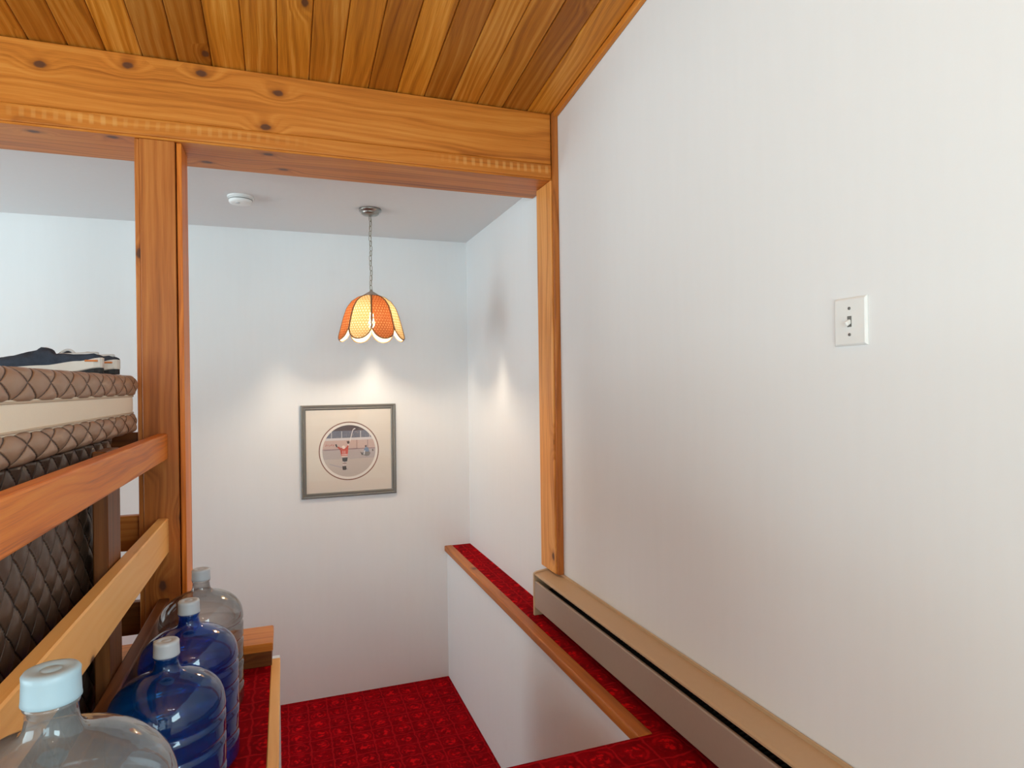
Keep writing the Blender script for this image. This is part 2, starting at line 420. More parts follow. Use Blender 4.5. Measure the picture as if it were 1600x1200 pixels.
def bmwin(name, x0, x1, y0, y1, z0, z1, ax):
    w = struct(thing(name, 'x', 'x', ((x0 + x1) / 2, (y0 + y1) / 2, z0))); del w['label']; del w['category']
    t = .05
    if ax == 'X':
        for (a, b) in ((y0, y0 + t), (y1 - t, y1), ((y0 + y1) / 2 - t / 2, (y0 + y1) / 2 + t / 2)): box('window_frame', x0, x1, a, b, z0, z1, M['switch'], w)
        for (a, b) in ((z0, z0 + t), (z1 - t, z1)): box('window_frame', x0 + .002, x1 - .002, y0, y1, a, b, M['switch'], w)
        box('pane', x0 + .01, x0 + .014, y0, y1, z0, z1, M['glass'], w)
    else:
        for (a, b) in ((x0, x0 + t), (x1 - t, x1), ((x0 + x1) / 2 - t / 2, (x0 + x1) / 2 + t / 2)): box('window_frame', a, b, y0, y1, z0, z1, M['switch'], w)
        for (a, b) in ((z0, z0 + t), (z1 - t, z1)): box('window_frame', x0, x1, y0 + .002, y1 - .002, a, b, M['switch'], w)
        box('pane', x0, x1, y0 + .01, y0 + .014, z0, z1, M['glass'], w)
bmwin('window_1', XL - .09, XL - .04, -1.5, 1.7, .2, 2.2, 'X')
bmwin('fill_window_rear', -1.85, .15, YR - .09, YR - .04, .15, 2.05, 'Y')  # unseen window, added to carry the fill light from behind

bmwin('fill_window_right', WX + .04, WX + .09, -2.4, -.6, 1.05, 2.15, 'X')  # unseen window, added to light the railing and mattress sides
bmwin('window_3', XL - .09, XL - .04, 3.05, 4.15, .3, 1.9, 'X')

struct(boxes('floor', [(XL, -.064, OPEN_Y, 2.80, -.05, 0), (-.47, WX, .75, OPEN_Y, -.05, 0)], M['carpet']))
struct(boxes('floor_room', [(XL, -.47, .75, OPEN_Y, -.05, 0), (XL, WX, YR, .75, -.05, 0)], M['pale_bounce']))  # unseen floor, made pale so its bounce light stays neutral
struct(box('floor_ledge', 1.095, WX, OPEN_Y, BY, -.013, 0, M['carpet']))
struct(boxes('floor_landing', [(XL, WX, 2.75, BY, LZ - .06, LZ)], M['carpet']))
st = struct(bpy.data.objects.new('floor_stairs', None)); COL.objects.link(st); st.location = (.5, OPEN_Y, LZ)
for k in range(4):
    boxes('step', [(-.031, 1.057, OPEN_Y + .25 * k, OPEN_Y + .25 * k + .25, LZ, -.182 * (k + 1))], M['carpet'], st).location = -Vector(st.location)
struct(box('ceiling_stairwell', XL, WX, 2.80, BY, CZ, CZ + .1, M['ceil']))

# sloped ceiling: every board is a plank
L_ = (2.775 - YR) / math.cos(SL)
ymid = (2.775 + YR) / 2
cl = struct(link('ceiling', boxmesh('ceiling', WX - XL, L_, .02), M['dark'], None, ((WX + XL) / 2, ymid, ceil_z(ymid) + .034), (-SL, 0, 0)))
PW = .1215
pmesh = boxmesh('plank', PW - .0018, L_, .018, .0045)
k0 = int(math.floor((XL + .008) / PW)); kk = 0
for k in range(k0, 11):
    x0 = -.008 + PW * k; x1 = x0 + PW
    if x1 > WX: break
    if x0 < XL: continue
    o = link('plank', pmesh, M['plank'], None, ((0, 0, 0)), (0, 0, 0))
    o.parent = cl; o.location = ((x0 + x1) / 2 - (WX + XL) / 2, 0, -.034 + .009)
xe = -.008 + PW * 10
pm2 = boxmesh('plank', WX - xe, L_, .018, .0045)
o = link('plank', pm2, M['plank']); o.parent = cl; o.location = ((xe + WX) / 2 - (WX + XL) / 2, 0, -.034 + .009)

tm = boxmesh('trim', .022, L_, .026, .003)
struct(link('trim_1', tm, M['cedarY'], None, (WX - .011, ymid, ceil_z(ymid) - .013), (-SL, 0, 0)))
struct(box('trim_2', 1.2, WX, 2.713, 2.733, .224, ceil_z(2.72) - .004, M['postZ'], None, .002))
# wooden nosings of the ledge and of the upper floor
struct(box('trim_3', 1.040, 1.095, OPEN_Y, BY, -.036, .003, M['postY'], None, .006, 2))
struct(box('trim_4', -.064, -.029, OPEN_Y, 2.795, -.036, .004, M['pine'], None, .003))

# ------------------------------------------------------------------ beam, posts, curb
b = thing('ceiling_beam', 'wide cedar beam crossing above the stair opening under the plank ceiling', 'beam', (0, 2.88, 2.085))
box('face_board', XL, 1.199, 2.735, 2.775, 2.157, ceil_z(2.775) - .0005, M['cedarX'], b, .003)
box('lower_board', XL, 1.199, 2.730, 2.775, 2.090, 2.1555, M['chatterX'], b, .005, 2)
box('soffit_board', XL, 1.2258, 2.738, 3.037, 2.083, 2.112, M['cedarX'], b, .003)
box('back_board', XL, 1.2258, 3.0, 3.035, 2.112, CZ, M['cedarX'], b)
box('core', XL, 1.2258, 2.776, 2.80, 2.113, 2.47, M['cedarX'], b)

p = thing('wooden_post', 'built-up wooden post where the two railings meet beside the water jugs', 'post', (-.448, 2.84, .098))
box('front_board', -.509, -.388, 2.745, 2.78, .099, 2.0825, M['postZ'], p, .002)
box('side_board', -.527, -.510, 2.753, 2.92, .099, 2.0825, M['postZ'], p, .002)
box('side_board', -.384, -.366, 2.757, 2.92, .099, 2.0825, M['redwoodZ'], p, .002)
box('back_board', -.509, -.385, 2.885, 2.92, .099, 2.0825, M['postZ'], p, .002)

p = thing('wooden_jamb', 'reddish wooden jamb board against the right wall above the heater end', 'post', (1.21, 2.83, .224))
box('jamb_board', 1.193, 1.2258, 2.736, 2.91, .224, 2.0825, M['jamb'], p, .003)

p = thing('wooden_curb', 'low wooden curb on the red carpet carrying the post', 'curb', (-1.6, 2.82, 0))
box('top_board', XL, -.055, 2.718, 2.922, .064, .098, M['cedarX'], p, .004)
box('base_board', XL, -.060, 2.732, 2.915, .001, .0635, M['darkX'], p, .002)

# ------------------------------------------------------------------ railings
rl = thing('railing', 'wooden side railing with three long rails beside the water jugs', 'railing', (-.445, 1.2, 0))
box('rail', -.463, -.425, -.7, 2.7435, .852, .952, M['redwoodY'], rl, .006, 2)['label'] = 'reddish brown top rail'
box('rail', -.463, -.425, -.7, 2.7435, .492, .626, M['pine'], rl, .004, 1)['label'] = 'yellow pine middle rail'
box('rail', -.463, -.425, -.7, 2.7435, .185, .318, M['darkY'], rl, .004, 1)['label'] = 'bottom rail painted dark brown as in shade'
for y in (2.03, .2):
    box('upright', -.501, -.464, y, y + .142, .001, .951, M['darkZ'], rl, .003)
rb = thing('railing', 'short cross railing behind the brown mattress left of the post', 'railing', (-1.8, 2.80, .098))
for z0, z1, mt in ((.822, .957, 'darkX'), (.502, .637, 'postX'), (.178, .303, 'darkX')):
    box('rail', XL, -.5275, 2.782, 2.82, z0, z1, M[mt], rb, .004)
for x in (-1.7, -2.9):
    box('upright', x, x + .09, 2.8205, 2.858, .099, .957, M['postZ'], rb, .003)

# ------------------------------------------------------------------ mattress and quilted base
def rrect(x0, x1, y0, y1, r, step):
    """outline of a rounded rectangle, counter-clockwise from the +X side, as (x, y, nx, ny, arc length)"""
    pts = []
    def seg(ax, ay, bx, by, nx, ny):
        n = max(1, int(round(math.hypot(bx - ax, by - ay) / step)))
        for i in range(n): pts.append((ax + (bx - ax) * i / n, ay + (by - ay) * i / n, nx, ny))
    def arc(cx, cy, a0):
        n = max(4, int(round(r * PI / 2 / step)))
        for i in range(n):
            a = a0 + PI / 2 * i / n; pts.append((cx + r * math.cos(a), cy + r * math.sin(a), math.cos(a), math.sin(a)))
    seg(x1, y0 + r, x1, y1 - r, 1, 0); arc(x1 - r, y1 - r, 0)
    seg(x1 - r, y1, x0 + r, y1, 0, 1); arc(x0 + r, y1 - r, PI / 2)
    seg(x0, y1 - r, x0, y0 + r, -1, 0); arc(x0 + r, y0 + r, PI)
    seg(x0 + r, y0, x1 - r, y0, 0, -1); arc(x1 - r, y0 + r, 1.5 * PI)
    out = []; s = y0 + r
    for i, q in enumerate(pts):
        if i: s += math.hypot(q[0] - pts[i - 1][0], q[1] - pts[i - 1][1])
        out.append(q + (s,))
    return out
def quilted(name, x0, x1, y0, y1, z0, z1, r, w, row, ny, nz_, amp, step, edge, mat, parent, puff=.006):
    ol = rrect(x0, x1, y0, y1, r, step); n = len(ol); mz = max(4, int(round((z1 - z0) / step)))
    v, f, uvq = [], [], []
    for j in range(mz + 1):
        t = j / mz; z = z0 + (z1 - z0) * t
        e = edge * (abs(2 * t - 1) ** 6)
        for (px, py, nx, nyy, s) in ol:
            a = (s - ny) / w + (z - nz_) / (2 * row); c = (s - ny) / w - (z - nz_) / (2 * row)
            da = min(a % 1, 1 - a % 1); dc = min(c % 1, 1 - c % 1)
            h = amp * (1 - (1 - min(1, da / .42)) ** 2.2) * (1 - (1 - min(1, dc / .42)) ** 2.2)
            uvq.append((a, c))
            d = h - e - amp * .5 + puff * (1 - (2 * t - 1) ** 2)
            v.append((px + nx * d, py + nyy * d, z))
    for j in range(mz):
        for i in range(n):
            i2 = (i + 1) % n
            f.append((j * n + i, j * n + i2, (j + 1) * n + i2, (j + 1) * n + i))
    f.append(tuple(range(n - 1, -1, -1))); f.append(tuple(mz * n + i for i in range(n)))
    c = Vector(((x0 + x1) / 2, (y0 + y1) / 2, z0))
    o = pydata(name, [(q[0] - c.x, q[1] - c.y, q[2] - c.z) for q in v], f, mat, parent, c)
    ul = o.data.uv_layers.new(name='UVMap')
    for pl in o.data.polygons:
        pl.use_smooth = len(pl.vertices) == 4
        if len(pl.vertices) == 4:
            base = [uvq[q] for q in pl.vertices]
            for k, li in enumerate(pl.loop_indices): ul.data[li].uv = base[k]
        else:
            for q, li in zip(pl.vertices, pl.loop_indices):
                vx = o.data.vertices[q].co; ul.data[li].uv = (vx.y / w + vx.x / w, vx.y / w - vx.x / w)
    return o

bb = thing('quilted_bed_base', 'tall brown quilted base, painted darker as in shade, standing behind the side railing', 'bed base', (-1.0, 1.7, 0))
quilted('quilted_cover', -1.46, -.538, 1.19, 2.47, .002, .9605, .05, .0892, .0485, 1.5982, .7715, .010, .0075, .006, M['satin_shaded'], bb)

mt = thing('mattress', 'brown quilted mattress with a cream middle band lying on the shaded base', 'mattress', (-1.0, 1.7, .9635))
quilted('top_panel', -1.50, -.522, 1.14, 2.737, 1.098, 1.174, .05, .1448, .0405, 1.6353, 1.1405, .008, .006, .012, M['satin'], mt)
quilted('bottom_panel', -1.50, -.522, 1.14, 2.730, .9635, 1.036, .05, .1478, .0375, 1.6277, 1.007, .008, .006, .012, M['satin'], mt)
ol = rrect(-1.494, -.528, 1.146, 2.716, .05, .05); n = len(ol)
vv = [(q[0] + 1.0 + q[2] * e, q[1] - 1.7 + q[3] * e, z - 1.0) for z, e in ((1.030, 0), (1.05, .003), (1.085, .003), (1.104, 0)) for q in ol]
ff = [(j * n + i, j * n + (i + 1) % n, (j + 1) * n + (i + 1) % n, (j + 1) * n + i) for j in range(3) for i in range(n)]
pydata('cream_band', vv, ff, M['cream'], mt, (-1.0, 1.7, 1.0), True)
for z in (1.037, 1.098):
    link('piping', tube_mesh('piping', [(q[0] + 1.0, q[1] - 1.7, 0) for q in rrect(-1.496, -.526, 1.144, 2.722, .05, .03)], .0032, 6, True), M['piping'], mt, (-1.0, 1.7, z))

# ------------------------------------------------------------------ the pair of sneakers on the mattress
def lin(tab, s):
    for (a, va), (b_, vb) in zip(tab, tab[1:]):
        if s <= b_: return va + (vb - va) * (s - a) / (b_ - a)
    return tab[-1][1]
def lerp(tab, s):
    for (a, va), (b_, vb) in zip(tab, tab[1:]):
        if s <= b_:
            t = (s - a) / (b_ - a); t = t * t * (3 - 2 * t); return va + (vb - va) * t
    return tab[-1][1]
def sneaker_meshes():
    Ln = .31; N = 56
    W = [(0, .012), (.05, .030), (.18, .046), (.35, .050), (.55, .042), (.75, .036), (.92, .033), (.98, .024), (1, .012)]
    # sole: white midsole, thin at the toe and thick at the heel
    BZ = [(0, .014), (.15, .004), (.5, .003), (.72, .004), (1, .019)]
    TZ = [(0, .024), (.2, .020), (.5, .026), (.8, .040), (1, .052)]
    def loft(z0, z1, grow, name):
        v, f = [], []; ring = 4
        for i in range(N + 1):
            s = i / N; w = lerp(W, s) + grow; x = (s - 1) * Ln; a = z0(s); c = z1(s)
            v += [(x, -w, a + .003), (x, -w * .9, a), (x, w * .9, a), (x, w, a + .003), (x, w * .98, c), (x, -w * .98, c)]
        for i in range(N):
            for k in range(6):
                k2 = (k + 1) % 6; f.append((i * 6 + k, (i + 1) * 6 + k, (i + 1) * 6 + k2, i * 6 + k2))
        f.append(tuple(range(6))); f.append(tuple(N * 6 + k for k in range(5, -1, -1)))
        me = bpy.data.meshes.new(name); me.from_pydata(v, [], f); me.update()
        bm = bmesh.new(); bm.from_mesh(me); bmesh.ops.recalc_face_normals(bm, faces=bm.faces); bm.to_mesh(me); bm.free()
        return me
    sole = loft(lambda s: lerp(BZ, s), lambda s: lerp(TZ, s), .004, 'midsole')
    outs = loft(lambda s: 0.0005 if s < .6 else .0005, lambda s: max(.0025, lerp(BZ, s) - .0005), -.003, 'outsole')
    # upper: arch sections, foot opening in the rear half, wrinkled toe
    H = [(0, .030), (.06, .045), (.25, .058), (.40, .069), (.465, .083), (.58, .074), (.75, .066), (.93, .069), (1, .056)]
    v, f = [], []; K = 22
    for i in range(N + 1):
        s = i / N; w = lerp(W, s); x = (s - 1) * Ln; b0 = lerp(TZ, s) - .004; h = max(lin(H, s), b0 + .006)
        for k in range(K + 1):
            th = PI * k / K; y = -w * math.copysign(abs(math.cos(th)) ** .7, math.cos(th)); z = b0 + (h - b0) * (math.sin(th) ** .62)
            wr = .0055 * math.sin(38 * s + 5 * math.sin(th * 2.0) + 2 * math.sin(13 * s)) * math.sin(th) * (1 - abs(2 * s - .7) if s < .8 else .1)
            if .55 < s < .965:
                e = min((s - .55) / .05, (.965 - s) / .03, 1); c = max(0.0, math.sin(th) - .80) / .20
                z -= e * min(1, c * 3) * .030
            v.append((x + wr * .5, y, z + wr))
    for i in range(N):
        for k in range(K):
            f.append((i * (K + 1) + k, i * (K + 1) + k + 1, (i + 1) * (K + 1) + k + 1, (i + 1) * (K + 1) + k))
    up = bpy.data.meshes.new('upper'); up.from_pydata(v, [], f); up.update()
    bm = bmesh.new(); bm.from_mesh(up); bmesh.ops.recalc_face_normals(bm, faces=bm.faces); bm.to_mesh(up); bm.free()
    for q in up.polygons: q.use_smooth = True
    for q in sole.polygons: q.use_smooth = False
    laces = []
    for j in range(5):
        s = .30 + .045 * j; x = (s - 1) * Ln; h = lerp(H, s) + .001; w = .02
        laces.append(tube_mesh('lace', [(x + .012 * t, w * (2 * t - 1), h - .005 * (2 * t - 1) ** 2) for t in (0, .25, .5, .75, 1)], .0022, 6))
    return sole, outs, up, laces
sole, outs, up, laces = sneaker_meshes()
def sneaker(loc, rz, label):
    t = thing('sneaker', label, 'shoe', loc, 'sneakers on the mattress')
    t.rotation_euler = (0, 0, rz)
    def ch(nm, me, mt_):
        if not me.materials: me.materials.append(mt_)
        o = bpy.data.objects.new(nm, me); COL.objects.link(o); o.parent = t; return o
    ch('midsole', sole, M['sole']); ch('outsole', outs, M['outsole']); ch('upper', up, M['navy'])
    for l in laces: ch('lace', l, M['lining'])
    ch('heel_mark', boxmesh('heel_mark', .035, .079, .006, .001), M['orange']).location = (-.028, 0, .041)
    ch('collar_lining', lining, M['lining'])
    ch('pull_loop', loop, M['lining'])
    return t
loop = tube_mesh('pull_loop', [(-.125 + .05 * t, .012, .060 + .018 * math.sin(PI * t)) for t in [i / 10 for i in range(11)]], .004, 8)
lining = tube_mesh('collar_lining', [(-.075 + .058 * math.cos(a), .021 * math.sin(a), .062 + .004 * math.cos(a)) for a in [2 * PI * i / 28 for i in range(28)]], .0055, 8, True)
sneaker((-.560, 2.42, 1.1765), math.radians(4), 'navy knit sneaker with white sole, nearer one on the mattress edge')
sneaker((-.548, 2.57, 1.1765), math.radians(-6), 'navy sneaker half hidden behind the nearer sneaker on the mattress')

# ------------------------------------------------------------------ water jugs
def jug_profile():
    pr = [(.0, .012), (.075, .012), (.10, .004), (.118, .0), (.130, .006), (.1345, .02)]
    z = .02
    def rib(z0, z1):
        return [(.1345, z0), (.1300, z0 + .004), (.1290, (z0 + z1) / 2), (.1300, z1 - .004), (.1345, z1)]
    for z0 in (.075, .150, .225, .285):
        pr += [(.1345, z0 - .012)] + rib(z0, z0 + .018) + [(.1348, z0 + .024)]
    pr += [(.1335, .322), (.1300, .340), (.1235, .356), (.1130, .371), (.0990, .384), (.0830, .394), (.0660, .402), (.0500, .4075), (.0390, .4115), (.0320, .417), (.0285, .425), (.0272, .434), (.0268, .446)]
    pr += [(.0290, .4475), (.0290, .4505), (.0266, .452), (.0262, .472)]
    return pr
jug_me = {}
def jug(loc, mt, capm, label, rz=0, cap_r=.0298, cap_h=.040):
    t = thing('water_jug', label, 'water jug', loc, 'water jugs along the railing')
    if mt not in jug_me: jug_me[mt] = lathe_mesh('jug_body', jug_profile(), 72)
    o = link('body', jug_me[mt], M[mt], t, loc)
    cp = [(cap_r - .001, .452), (cap_r + .0006, .4535), (cap_r, .458), (cap_r - .0008, .480), (cap_r - .0004, .486), (cap_r - .0030, .4895), (cap_r - .008, .490), (.013, .4893), (.0115, .4878), (.0100, .4893), (.0001, .4893)]
    cp = [(r_, .452 + (z_ - .452) * 1.0) for r_, z_ in cp]
    c = link('cap', lathe_mesh('cap', cp, 48), M[capm], t, loc)
    tb = boxmesh('pull_tab', .010, .012, .006, .002)
    a = rz; link('pull_tab', tb, M[capm], c, (loc[0] + cap_r * math.cos(a), loc[1] + cap_r * math.sin(a), loc[2] + .484), (0, 0, a))
    return t
jug((-.282, 2.457, .001), 'jug_clear', 'capw', 'clear grey water jug, farthest in the row, beside the post', .7)
jug((-.276, 2.107, .001), 'jug_blue', 'capw', 'deep blue water jug between the clear jug and the teal jug', .9)
jug((-.2865, 1.793, .001), 'jug_teal', 'capw', 'teal blue water jug second nearest in the row', 2.6)
jug((-.2656, .898, .301), 'jug_hazy', 'capb', 'clear water jug with pale blue cap nearest the camera', 2.2, .0305)

ct = thing('wooden_crate', 'low slatted pine crate under the nearest water jug', 'crate', (-.255, .90, 0))
for sx in (-1, 1):
    for k in range(3):
        box('slat', -.415, -.095, .90 + sx * .155 - .008, .90 + sx * .155 + .008, .012 + k * .09, .090 + k * .09, M['crate'], ct, .002)
for x in (-.40, -.125):
    for y in (.77, 1.015):
        box('corner_block', x, x + .03, y - .0145 + .0, y + .0155, .002, .2835, M['crate'], ct)
for k in range(4):
    box('top_slat', -.415 + k * .081, -.340 + k * .081, .737, 1.063, .284, .300, M['crate'], ct, .002)

# ------------------------------------------------------------------ baseboard heater
hy0, hy1 = .35, 2.862
h = thing('baseboard_heater', 'long beige baseboard heater on the red ledge along the right wall', 'heater', (1.18, 1.6, 0))
def extr(name, prof, y0, y1, mat, parent):
    n = len(prof); v = [(x, y0, z) for x, z in prof] + [(x, y1, z) for x, z in prof]
    f = [(i, (i + 1) % n, n + (i + 1) % n, n + i) for i in range(n)] + [tuple(range(n - 1, -1, -1)), tuple(range(n, 2 * n))]
    c = Vector((1.18, (y0 + y1) / 2, 0))
    o = pydata(name, [(a - c.x, b_ - c.y, z) for a, b_, z in v], f, mat, parent, c)
    bm = bmesh.new(); bm.from_mesh(o.data); bmesh.ops.recalc_face_normals(bm, faces=bm.faces); bm.to_mesh(o.data); bm.free()
    return o
extr('back_plate', [(1.2258, .002), (1.2258, .226), (1.2225, .2275), (1.2205, .226), (1.2205, .002)], hy0, hy1 - .012, M['heater'], h)
extr('top_cover', [(1.2204, .2150), (1.1420, .2045), (1.1330, .2010), (1.1330, .1950), (1.1355, .1950), (1.1360, .1990), (1.1425, .2015), (1.2204, .2120)], hy0, hy1 - .012, M['heater'], h)
extr('front_panel', [(1.1480, .1640), (1.1400, .1690), (1.1340, .1690), (1.1310, .1650), (1.1310, .0420), (1.1345, .0380), (1.1345, .0420), (1.1335, .0440), (1.1335, .1630), (1.1350, .1665), (1.1395, .1665), (1.1475, .1615)], hy0, hy1 - .012, M['heater_front'], h)
extr('dark_lining', [(1.2200, .010), (1.2200, .205), (1.2180, .205), (1.2180, .010)], hy0 + .005, hy1 - .015, M['dark'], h)
ec = extr('end_cap', [(1.2258, .001), (1.2258, .222), (1.1450, .2110), (1.1330, .2060), (1.1285, .1980), (1.1285, .001)], hy1 - .014, hy1, M['heater'], h)
ec2 = extr('end_cap', [(1.2258, .001), (1.2258, .222), (1.1450, .2110), (1.1330, .2060), (1.1285, .1980), (1.1285, .001)], hy0 - .014, hy0, M['heater'], h)
fm = boxmesh('fin', .05, .0012, .07)
fins = bmesh.new()
for k in range(120):
    y = hy0 + .06 + k * .02
    r_ = bmesh.ops.create_cube(fins, size=1)
    for vtx in r_['verts']: vtx.co = Vector((vtx.co.x * .05 + 1.178, vtx.co.y * .0015 + y, vtx.co.z * .07 + .105))
me = bpy.data.meshes.new('heating_fins'); fins.to_mesh(me); fins.free()
o = link('heating_fins', me, M['fin'], h); o.location = -Vector(h.location); o['kind'] = 'stuff'
link('heating_tube', tube_mesh('heating_tube', [(0, hy0 - 1.6 + .01, 0), (0, hy1 - 1.6 - .02, 0)], .011, 10), M['fin'], h, (1.178, 1.6, .105))

# ------------------------------------------------------------------ light switch
s = thing('light_switch', 'white toggle light switch plate on the right wall', 'light switch', (WX, 1.097, 1.2)) 
def plate_mesh(w, hgt, t, bev):
    pr = [(0, 0), (.0, t * .35), (bev * .5, t * .8), (bev, t)]
    v, f = [], []
    for ins, d in pr:
        for sy, sz in ((-1, -1), (1, -1), (1, 1), (-1, 1)):
            v.append((-d, sy * (w / 2 - ins), sz * (hgt / 2 - ins)))
    for i in range(3):
        for k in range(4):
            k2 = (k + 1) % 4; f.append((i * 4 + k, (i + 1) * 4 + k, (i + 1) * 4 + k2, i * 4 + k2))
    f.append((15, 14, 13, 12)); f.append((0, 1, 2, 3))
    me = bpy.data.meshes.new('plate'); me.from_pydata(v, [], f); me.update()
    bm = bmesh.new(); bm.from_mesh(me); bmesh.ops.recalc_face_normals(bm, faces=bm.faces); bm.to_mesh(me); bm.free(); return me
SC = (WX - .0003, 1.097, 1.2555)
link('plate', plate_mesh(.089, .111, .0065, .005), M['switch'], s, SC)
box('toggle_slot', WX - .0075, WX - .0063, 1.097 - .0058, 1.097 + .0058, 1.2555 - .0125, 1.2555 + .0125, M['screw'], s, .0004)
tg = link('toggle', boxmesh('toggle', .016, .0085, .011, .002), M['switch'], s, (WX - .012, 1.097, 1.2525), (0, math.radians(-28), 0))
for dz in (.030, -.030):
    sc_ = link('screw', lathe_mesh('screw', [(.0036, 0), (.0034, .0012), (.002, .0018), (.0001, .002)], 20), M['screw'], s, (WX - .0068, 1.097, 1.2555 + dz), (0, -PI / 2, 0))
    link('screw_slot', boxmesh('screw_slot', .0006, .0009, .0054), M['dark'], s, (WX - .0088, 1.097, 1.2555 + dz), (random.random(), 0, 0))

# ------------------------------------------------------------------ smoke detector
sd = thing('smoke_detector', 'round white smoke detector on the stairwell ceiling', 'smoke detector', (-.203, 3.609, CZ))
link('mount', lathe_mesh('mount', [(.064, 0), (.064, -.008), (.060, -.010)], 48), M['plastic'], sd, (-.203, 3.609, CZ - .0002))
link('cover', lathe_mesh('cover', [(.058, -.009), (.0585, -.012), (.057, -.030), (.053, -.036), (.040, -.0385), (.020, -.040), (.0001, -.040)], 48), M['plastic'], sd, (-.203, 3.609, CZ))
link('vent_ring', lathe_mesh('vent_ring', [(.0588, -.017), (.0594, -.018), (.0594, -.020), (.0588, -.021)], 48), M['screw'], sd, (-.203, 3.609, CZ))
link('test_button', lathe_mesh('test_button', [(.011, -.0385), (.011, -.0415), (.0095, -.0425), (.0001, -.0425)], 24), M['lining'], sd, (-.215, 3.585, CZ))

# ------------------------------------------------------------------ pendant lamp
PX, PY = .474, 3.6526
pl = thing('pendant_lamp', 'scalloped cane pendant lamp hanging on a chain, lit', 'pendant lamp', (PX, PY, CZ))
link('canopy', lathe_mesh('canopy', [(.0625, 0), (.0635, -.006), (.061, -.012), (.052, -.016), (.050, -.022), (.049, -.028), (.040, -.034), (.016, -.037), (.008, -.041), (.0001, -.042)], 48), M['nickel'], pl, (PX, PY, CZ - .0002))
zt, zb = CZ - .040, 1.668
nl = 15; pitch = (zt - zb) / nl
def link_mesh():
    pts = []; hl = pitch / 2 + .0012 - .0078; w = .0078
    for i in range(9): a = PI * i / 8; pts.append((w * math.cos(a), 0, hl + w * math.sin(a)))
    for i in range(9): a = PI + PI * i / 8; pts.append((w * math.cos(a), 0, -hl + w * math.sin(a)))
    return tube_mesh('chain_link', pts, .0017, 8, True)
lm = link_mesh()
for k in range(nl):
    link('chain_link', lm, M['brass'], pl, (PX + .002 * math.sin(k * 1.3), PY, zt - pitch * (k + .5)), (0, .06 * math.sin(k * 2.1), math.radians(35) + (PI / 2 if k % 2 else 0)))
link('cord', tube_mesh('cord', [(.003 * math.sin(t * 25), .003 * math.cos(t * 25), -t * (zt - zb)) for t in [i / 40 for i in range(41)]], .0012, 6), M['brass'], pl, (PX, PY, zt))
link('shade_cap', lathe_mesh('shade_cap', [(.0001, 1.674), (.007, 1.672), (.010, 1.662), (.022, 1.656), (.034, 1.648), (.046, 1.640), (.0475, 1.636), (.045, 1.635), (.02, 1.636), (.0001, 1.636)], 40), M['capmetal'], pl, (PX, PY, 0))
link('socket', lathe_mesh('socket', [(.012, 1.636), (.017, 1.628), (.018, 1.549), (.016, 1.542), (.0001, 1.540)], 24), M['capmetal'], pl, (PX, PY, 0))
bl = link('bulb', lathe_mesh('bulb', [(.0001, 1.455), (.008, 1.4565), (.0145, 1.462), (.0180, 1.470), (.0185, 1.480), (.0165, 1.492), (.0125, 1.506), (.0105, 1.522), (.0100, 1.5405), (.0001, 1.541)], 28), M['bulb'], pl, (PX, PY, 0))
SP = [(0, .040, 1.638), (.10, .072, 1.628), (.22, .106, 1.604), (.36, .134, 1.566), (.52, .152, 1.515), (.68, .165, 1.466), (.84, .176, 1.424), (1.0, .186, 1.383)]
def prof(s_):
    for (a, ra, za), (b_, rb_, zb_) in zip(SP, SP[1:]):
        if s_ <= b_ + 1e-9:
            t = (s_ - a) / (b_ - a); return ra + (rb_ - ra) * t, za + (zb_ - za) * t
    return SP[-1][1:]
def half(s_):
    if s_ > .70: q = (s_ - .70) / .30; return math.radians(22.3) * math.sqrt(max(0, 1 - q * q))
    if s_ < .12: q = (.12 - s_) / .12; return math.radians(22.3) * (.55 + .45 * math.sqrt(max(0, 1 - q * q)))
    return math.radians(22.3)
def panel_mesh():
    N, K = 30, 12; v, f, uvs = [], [], []
    for i in range(N + 1):
        s_ = i / N; s_ = 1 - (1 - s_) ** 1.35; rr_, z = prof(s_); hw = half(s_)
        for k in range(K + 1):
            t = 2 * k / K - 1; a = hw * t; bul = 1 + .02 * (1 - t * t)
            v.append((rr_ * bul * math.cos(a), rr_ * bul * math.sin(a), z)); uvs.append((rr_ * a, s_ * .31))
    for i in range(N):
        for k in range(K): f.append((i * (K + 1) + k, i * (K + 1) + k + 1, (i + 1) * (K + 1) + k + 1, (i + 1) * (K + 1) + k))
    me = bpy.data.meshes.new('panel'); me.from_pydata(v, [], f); me.update()
    ul = me.uv_layers.new(name='UVMap')
    for lp in me.loops: ul.data[lp.index].uv = uvs[lp.vertex_index]
    for q in me.polygons: q.use_smooth = True
    L = [Vector(v[i * (K + 1)]) for i in range(N + 1)]; Rr = [Vector(v[i * (K + 1) + K]) for i in range(N + 1)]
    path = L + Rr[::-1][1:]
    cl_ = [path[0]]
    for q in path[1:]:
        if (q - cl_[-1]).length > .0015: cl_.append(q)
    if (cl_[0] - cl_[-1]).length < .0015: cl_.pop()
    return me, tube_mesh('rim', [q * 1.0 + Vector((q.x, q.y, 0)).normalized() * .0012 for q in cl_], .0038, 6, True)
pmA, rim_me = panel_mesh(); pmB = pmA.copy()
pmA.materials.append(M['cane_cream']); pmB.materials.append(M['cane_orange'])
cdir = math.atan2(-PY, -PX)      # towards the viewing side of the stair
for k in range(8):
    a = cdir + math.radians(22.5 + 45 * k)
    o = link('shade_panel', pmB if k % 2 == 0 else pmA, None, pl, (PX, PY, 0), (0, 0, a))
    r2 = bpy.data.objects.new('rim', rim_me); COL.objects.link(r2); r2.parent = o
    if not rim_me.materials: rim_me.materials.append(M['wire'])

